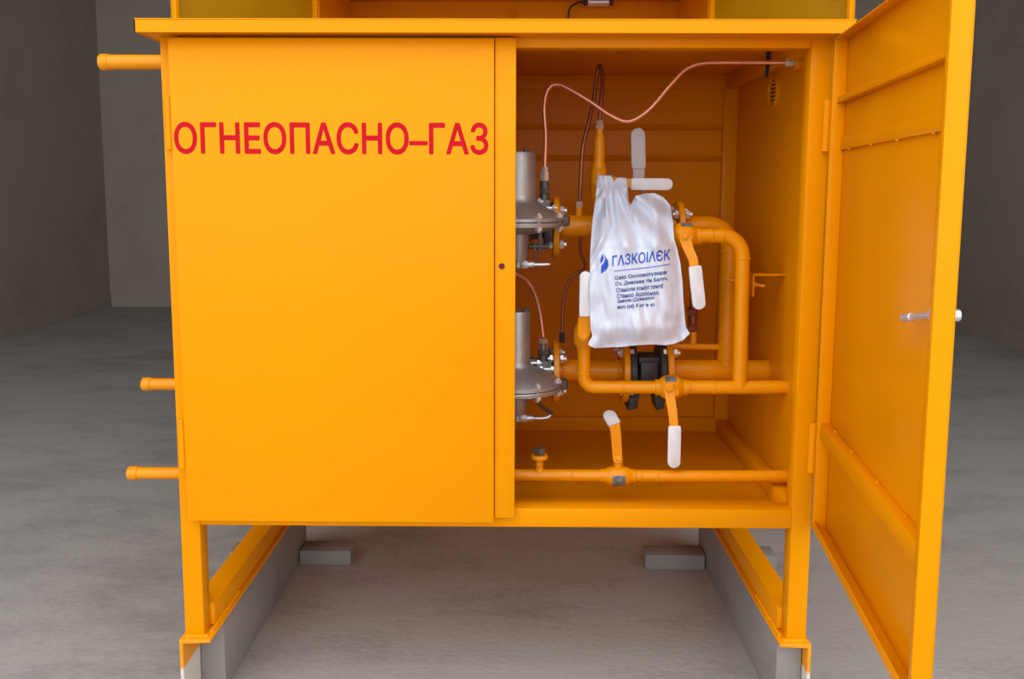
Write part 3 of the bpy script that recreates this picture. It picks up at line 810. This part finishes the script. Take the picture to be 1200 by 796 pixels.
copper([(0.034, 0.3, 1.119), (0.056, 0.31, 1.11), (0.083, 0.33, 1.089), (0.105, 0.345, 1.05), (0.12, 0.352, 0.993), V(0.130, 0.352, 0.925)], 0.0055,
       'copper tube arching from behind the middle post down to the lower regulator', 'copper',
       [(V(0.130, 0.352, 0.888), V(0.130, 0.352, 0.922), 0.0145, 'nut_brass')])
copper([(0.238, 0.42, 1.21), (0.241, 0.43, 1.164), (0.255, 0.44, 1.123), (0.241, 0.45, 1.107), (0.213, 0.45, 1.087), (0.195, 0.44, 1.039), (0.189, 0.43, 0.989), V(0.187, YM, 0.925)], 0.0045,
       'thin dark tube bending from under the upper pipe down to the lower pipe', 'copper_dark',
       [(V(0.187, YM, 0.900), V(0.187, YM, 0.930), 0.0095, 'black')])
bm = bm_new()

# ------------------------------------------------------------------ the bag
YBAG = 0.19
def px2(pts): return [V(*p) for p in pts]
top = px2([(0.265, 0.19, 1.383), (0.282, 0.19, 1.384), (0.301, 0.19, 1.383), (0.307, 0.19, 1.37), (0.314, 0.19, 1.376), (0.327, 0.19, 1.379), (0.342, 0.19, 1.376), (0.345, 0.19, 1.35), (0.348, 0.19, 1.318), (0.354, 0.19, 1.309), (0.359, 0.19, 1.32), (0.366, 0.19, 1.333), (0.391, 0.19, 1.339), (0.416, 0.19, 1.34), (0.438, 0.19, 1.33), (0.457, 0.19, 1.31)])
right = px2([(0.457, 0.19, 1.31), (0.466, 0.19, 1.265), (0.47, 0.19, 1.219), (0.478, 0.19, 1.197), (0.488, 0.19, 1.156), (0.495, 0.19, 1.106), (0.499, 0.19, 1.055), (0.505, 0.19, 1.002), (0.508, 0.19, 0.981), (0.519, 0.19, 0.965)])
bottom = px2([(0.245, 0.19, 0.933), (0.264, 0.19, 0.924), (0.298, 0.19, 0.926), (0.34, 0.19, 0.928), (0.381, 0.19, 0.933), (0.42, 0.19, 0.935), (0.454, 0.19, 0.933), (0.477, 0.19, 0.937), (0.5, 0.19, 0.946), (0.519, 0.19, 0.965)])
left = px2([(0.265, 0.19, 1.383), (0.26, 0.19, 1.318), (0.253, 0.19, 1.268), (0.25, 0.19, 1.219), (0.248, 0.19, 1.173), (0.248, 0.19, 1.105), (0.249, 0.19, 1.036), (0.252, 0.19, 0.978), (0.257, 0.19, 0.957), (0.25, 0.19, 0.945), (0.245, 0.19, 0.933)])
def curve(pts):
    d = [0]
    for a, b in zip(pts, pts[1:]): d.append(d[-1] + (b - a).length)
    def f(t):
        s = t * d[-1]
        for i in range(len(pts) - 1):
            if s <= d[i + 1] or i == len(pts) - 2:
                return pts[i].lerp(pts[i + 1], (s - d[i]) / (d[i + 1] - d[i]))
    return f
cT, cR, cB, cL = curve(top), curve(right), curve(bottom), curve(left)
c00, c10, c01, c11 = top[0], top[-1], bottom[0], bottom[-1]
def coons(u, v):
    return (cT(u) * (1 - v) + cB(u) * v + cL(v) * (1 - u) + cR(v) * u
            - (c00 * (1 - u) * (1 - v) + c10 * u * (1 - v) + c01 * (1 - u) * v + c11 * u * v))
def smooth01(t): t = max(0, min(1, t)); return t * t * (3 - 2 * t)
def bag_depth(x, z, edge):
    """y of the front sheet; edge 0 at the outline to 1 inside"""
    # hangs from the lever (y about 0.30) and comes forward over the thin pipes
    v = (1.33 - z) / 0.40
    base = 0.287 - 0.135 * smooth01(v * 3.0) + 0.026 * smooth01((z - 1.325) / 0.05)
    ax, az = 0.300, 1.38
    ang = math.atan2(x - ax, az - z); rad = math.hypot(x - ax, az - z)
    amp = 1.0 - 0.55 * smooth01((z - 1.02) / -0.05) if z < 1.02 else 1.0
    quiet = 1 - 0.75 * smooth01((1.20 - z) / 0.03) * smooth01((z - 0.99) / 0.04) * smooth01((x - 0.27) / 0.04)
    f = 0.0105 * math.sin(ang * 17 + 0.8) * smooth01(rad / 0.10) * quiet
    f += 0.011 * noise.noise(V(x * 26, 3.1, z * 7)) * quiet
    f += 0.006 * noise.noise(V(x * 60 + z * 12, 7.7, z * 22)) * (0.4 + 0.6 * quiet)
    # long fold down from the left strap
    fx = 0.283 + 0.02 * (1.33 - z) / 0.1 if z > 1.25 else 0.295 - 0.06 * (1.25 - z) / 0.12
    if z > 1.12: f += -0.009 * math.exp(-((x - fx) / 0.007) ** 2) + 0.007 * math.exp(-((x - fx - 0.014) / 0.009) ** 2)
    # crisp creases
    f += 0.010 * (0.25 - abs(noise.noise(V(x * 17 + z * 9, 5.0, z * 6 - x * 8)))) * (0.35 + 0.65 * quiet)
    # pull towards the lower corners
    f += -0.006 * math.exp(-((x - 0.275 - (z - 0.95) * 0.5) / 0.02) ** 2) * smooth01((1.03 - z) / 0.06)
    f += 0.005 * math.sin(x * 75 + z * 20) * smooth01((1.0 - z) / 0.06)
    return base - 0.030 * edge + f
NU, NV = 120, 90
def edge_of(u, v): return smooth01(min(u, 1 - u) / 0.22) * smooth01(min(v + 0.02, 1 - v) / 0.14)
BAG = thing('plastic_bag', (0.37, 0.2, 0.93), 'white plastic carrier bag printed in blue, hanging from the horizontal white lever', 'bag')
bm = bm_new()
F_, K_ = [], []
# the x/z outline was measured at y = YBAG; rescale about the view depth as the sheet comes nearer or lies deeper
def depth_fix(p, y):
    k = (y + 2.0991) / (YBAG + 2.0991)
    return V(0.0584 + (p.x - 0.0584) * k, y, 1.3517 + (p.z - 1.3517) * k)
for j in range(NV + 1):
    fr_, kr_ = [], []
    for i in range(NU + 1):
        u, v = i / NU, j / NV
        p = coons(u, v); e = edge_of(u, v)
        y = bag_depth(p.x, p.z, e); p = depth_fix(p, y)
        fr_.append(bm.verts.new(p))
        if 0 < i < NU and 0 < j < NV:
            kr_.append(bm.verts.new(p + V(0, 0.004 + 0.026 * e + 0.004 * noise.noise(V(p.x * 20, 1, p.z * 20)), 0)))
        else: kr_.append(fr_[-1])
    F_.append(fr_); K_.append(kr_)
for j in range(NV):
    for i in range(NU):
        bm.faces.new((F_[j][i], F_[j + 1][i], F_[j + 1][i + 1], F_[j][i + 1]))
        try: bm.faces.new((K_[j][i], K_[j][i + 1], K_[j + 1][i + 1], K_[j + 1][i]))
        except ValueError: pass
bmesh.ops.recalc_face_normals(bm, faces=bm.faces)
part('sheet', bm, 'bag', BAG, 80)
# the strap ends turn over the lever and hang down behind it
def strap(u0, u1):
    bm = bm_new(); rows = []
    for i in range(9):
        t = i / 8; a = t * math.pi
        row = []
        for k in range(13):
            u = u0 + (u1 - u0) * k / 12
            q = coons(u, 0); q = depth_fix(q, bag_depth(q.x, q.z, edge_of(u, 0)))
            row.append(q + V(0, 0.0008 + 0.022 * (1 - math.cos(a)), 0.007 * math.sin(a) - 0.028 * t * t))
        rows.append([bm.verts.new(p) for p in row])
    back = [[bm.verts.new(v.co + V(0, 0.0012, -0.0012)) for v in r] for r in rows]
    for a in (rows, back):
        for i in range(8):
            for k in range(12): bm.faces.new((a[i][k], a[i + 1][k], a[i + 1][k + 1], a[i][k + 1]))
    for i in range(8):
        for k in (0, 12): bm.faces.new((rows[i][k], back[i][k], back[i + 1][k], rows[i + 1][k]))
    bmesh.ops.recalc_face_normals(bm, faces=bm.faces)
    part('strap', bm, 'bag', BAG, 80)
dd_ = [0]
for a, b in zip(top, top[1:]): dd_.append(dd_[-1] + (b - a).length)
strap(0.0, dd_[2] / dd_[-1]); strap(dd_[4] / dd_[-1], dd_[6] / dd_[-1])
# printing, laid on the sheet
from mathutils.bvhtree import BVHTree
tri = [(F_[j][i], F_[j + 1][i], F_[j + 1][i + 1], F_[j][i + 1]) for j in range(NV) for i in range(NU)] if False else None
sheet = [o for o in BAG.children if o.name.startswith('sheet')][0]
bvh = BVHTree.FromPolygons([v.co + BAG.location for v in sheet.data.vertices], [tuple(p.vertices) for p in sheet.data.polygons])
def on_bag(p):
    """p given on the plane y = YBAG -> nearest front point of the sheet seen along the sight line of that measurement"""
    o_ = V(0.0584, -2.0991, 1.3517); d_ = (V(p[0], p[1], p[2]) - o_).normalized()
    hit = bvh.ray_cast(o_, d_)
    q = hit[0] if hit[0] else V(*p)
    return q - d_ * (0.0014 + 3e-5 * STRIKE[0])
def print_line(bm, txt, bl, br_, h, emb, shear=0.0):
    bl, br_ = V(*bl), V(*br_)
    def fn(u, v):
        p = bl.lerp(br_, u); return on_bag((p.x + shear * h * v, p.y, p.z + h * v))
    text_into(bm, txt, fn, emb)
hpx = 1 / 440.0
bm = bm_new()
print_line(bm, 'ГΛЗКОΙΛЄК', (0.307, 0.19, 1.145), (0.461, 0.19, 1.163), 13.0 * hpx, 0.022)
part('brand_print', bm, 'blue', BAG, 0)
bm = bm_new()
def poly_on(bm, pts):
    vs_ = [bm.verts.new(on_bag(p)) for p in pts]
    bmesh.ops.triangulate(bm, faces=[bm.faces.new(vs_)])
poly_on(bm, [(0.282, 0.19, 1.182), (0.289, 0.19, 1.171), (0.296, 0.19, 1.16), (0.297, 0.19, 1.148), (0.293, 0.19, 1.139), (0.286, 0.19, 1.132), (0.278, 0.19, 1.125), (0.277, 0.19, 1.137), (0.278, 0.19, 1.147), (0.286, 0.19, 1.157), (0.288, 0.19, 1.167)])
poly_on(bm, [(0.28, 0.19, 1.179), (0.285, 0.19, 1.168), (0.282, 0.19, 1.16), (0.275, 0.19, 1.152), (0.275, 0.19, 1.164), (0.277, 0.19, 1.171)])
ul = [V(*(0.312, 0.19, 1.133)), V(*(0.359, 0.19, 1.138)), V(*(0.404, 0.19, 1.143)), V(*(0.462, 0.19, 1.152))]
ulc = curve(ul)
for k in range(40):
    a, b = ulc(k / 40), ulc((k + 1) / 40)
    poly_on(bm, [a - V(0, 0, .0009), b - V(0, 0, .0009), b + V(0, 0, .0009), a + V(0, 0, .0009)])
part('emblem_print', bm, 'blue', BAG, 0)
bm = bm_new()
for txt, a, b, h in (('Сеіо Оссоаотузора', (0.314, 0.19, 1.106), (0.452, 0.19, 1.123), 6.0), ('Сч. Диалава тін Балтч.', (0.316, 0.19, 1.091), (0.457, 0.19, 1.107), 5.6),
                     ('Станіоли лоніот плитб', (0.319, 0.19, 1.075), (0.444, 0.19, 1.088), 5.6), ('Станоо Аоллонол.', (0.321, 0.19, 1.059), (0.435, 0.19, 1.07), 5.6),
                     ('Завола (Докнолоо', (0.322, 0.19, 1.044), (0.421, 0.19, 1.055), 5.6), ('аоо (оі) іі ог ъ ю', (0.322, 0.19, 1.028), (0.422, 0.19, 1.036), 6.0)):
    print_line(bm, txt, a, b, h * hpx, 0.03)
part('small_print', bm, 'blue_small', BAG, 0)

# ================================================================== the second cabinet behind
Q = thing('rear_cabinet', (0.03, 2.1, 0), 'taller yellow cabinet with both doors open, standing behind the lettered cabinet', 'cabinet')
QX0, QX1, QY0, QY1, QT = -0.835, 0.895, 1.75, 2.52, 2.31
for x0, x1 in ((QX0, QX0 + 0.022), (QX1 - 0.022, QX1)):
    for y0, y1 in ((QY0, QY0 + 0.05), (QY1 - 0.05, QY1)):
        bm = bm_new(); box(bm, x0, x1, y0, y1, 0.0, QT, 0.003); part('post', bm, 'yellow', Q)
    bm = bm_new(); box(bm, x0 + 0.004, x1 - 0.004, QY0 + 0.05, QY1 - 0.05, 0.25, QT); part('side_sheet', bm, 'yellow', Q, 0)
bm = bm_new(); box(bm, QX0 + 0.022, QX1 - 0.022, QY1 - 0.02, QY1 - 0.016, 0.25, QT); part('back_sheet', bm, 'yellow', Q, 0)
for x in (0.000, 0.026):
    bm = bm_new(); box(bm, x, x + 0.012, QY1 - 0.030, QY1 - 0.0205, 0.27, QT - 0.02, 0.002); part('seam_rib', bm, 'yellow', Q)
bm = bm_new(); box(bm, QX0 - 0.03, QX1 + 0.03, QY0 - 0.30, QY1 + 0.05, QT, QT + 0.03, 0.003); part('lid', bm, 'yellow', Q)  # unseen lid, set low with a long front overhang added to shade the inside
bm = bm_new(); box(bm, QX0 + 0.022, QX1 - 0.022, QY0 + 0.01, QY1 - 0.01, 0.24, 0.25); part('floor_sheet', bm, 'yellow', Q, 0)
for nm, hx, sg in (('left', QX0 + 0.002, -1), ('right', QX1 - 0.002, 1)):
    a = R(65); d = V(sg * math.cos(a), -math.sin(a), 0); nn = V(-sg * math.sin(a), -math.cos(a), 0)   # nn: inner face side, towards the viewer
    MM = Matrix(((d.x, nn.x, 0, hx), (d.y, nn.y, 0, QY0 - 0.004), (0, 0, 1, 0), (0, 0, 0, 1)))
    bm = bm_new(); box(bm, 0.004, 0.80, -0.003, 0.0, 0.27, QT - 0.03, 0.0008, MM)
    dd = part('door', bm, 'yellow_shaded', Q, 35, 'open ' + nm + ' door')
    bm = bm_new(); box(bm, 0.784, 0.80, 0.0, 0.022, 0.27, QT - 0.03, 0.001, MM); part('edge_rim', bm, 'yellow', dd)
    bm = bm_new(); box(bm, 0.004, 0.016, 0.0, 0.022, 0.27, QT - 0.03, 0.001, MM); part('edge_rim', bm, 'yellow', dd)
    if sg > 0:
        k = MM @ V(0.73, 0.0, 2.055); bm = bm_new(); cyl(bm, k, k + nn * 0.03, 0.013, 18); cyl(bm, k + nn * 0.02 - d * 0.02, k + nn * 0.026 + d * 0.02, 0.006, 12); part('lock', bm, 'alu_dark', dd)
# slim lamp with its lead on the back of that cabinet
LM = thing('tube_lamp', (0.458, 2.44, 2.295), 'small grey metal lamp with black ends inside the taller cabinet', 'lamp')
lc = V(*(0.458, 2.44, 2.297))
bm = bm_new(); cyl(bm, lc + V(-0.055, 0, 0), lc + V(0.055, 0, 0), 0.022, 24); part('body', bm, 'steel', LM)
for s in (-1, 1):
    bm = bm_new(); cyl(bm, lc + V(s * 0.053, 0, 0), lc + V(s * 0.075, 0, 0), 0.016, 20); part('end_cap', bm, 'black', LM)
bm = bm_new(); box(bm, lc.x - 0.02, lc.x + 0.02, lc.y + 0.01, 2.503, lc.z + 0.005, lc.z + 0.05, 0.003); part('mount', bm, 'steel', LM)
bm = bm_new(); tube(bm, spline([lc + V(-0.072, 0, 0), lc + V(-0.11, 0, -0.006), lc + V(-0.145, 0.01, -0.03), lc + V(-0.15, 0.02, -0.09), lc + V(-0.15, 0.03, -0.3)], 8), 0.005, 8); part('lead', bm, 'black', LM)

# repeats of one kind share a group
for o in COL.objects:
    if o.parent is None and 'label' in o:
        k = o.name.split('.')[0]
        g = {'ball_valve': 'ball valves with pale levers', 'concrete_block': 'concrete blocks beside the runners', 'beam': 'grey beams under the runners',
             'pipe_stub': 'pipe stubs on the left side', 'copper_tube': 'copper tubes of the regulators', 'pressure_regulator': 'cast pressure regulators', 'gas_pipe': 'yellow gas pipes in the cabinet'}.get(k)
        if g: o['group'] = g
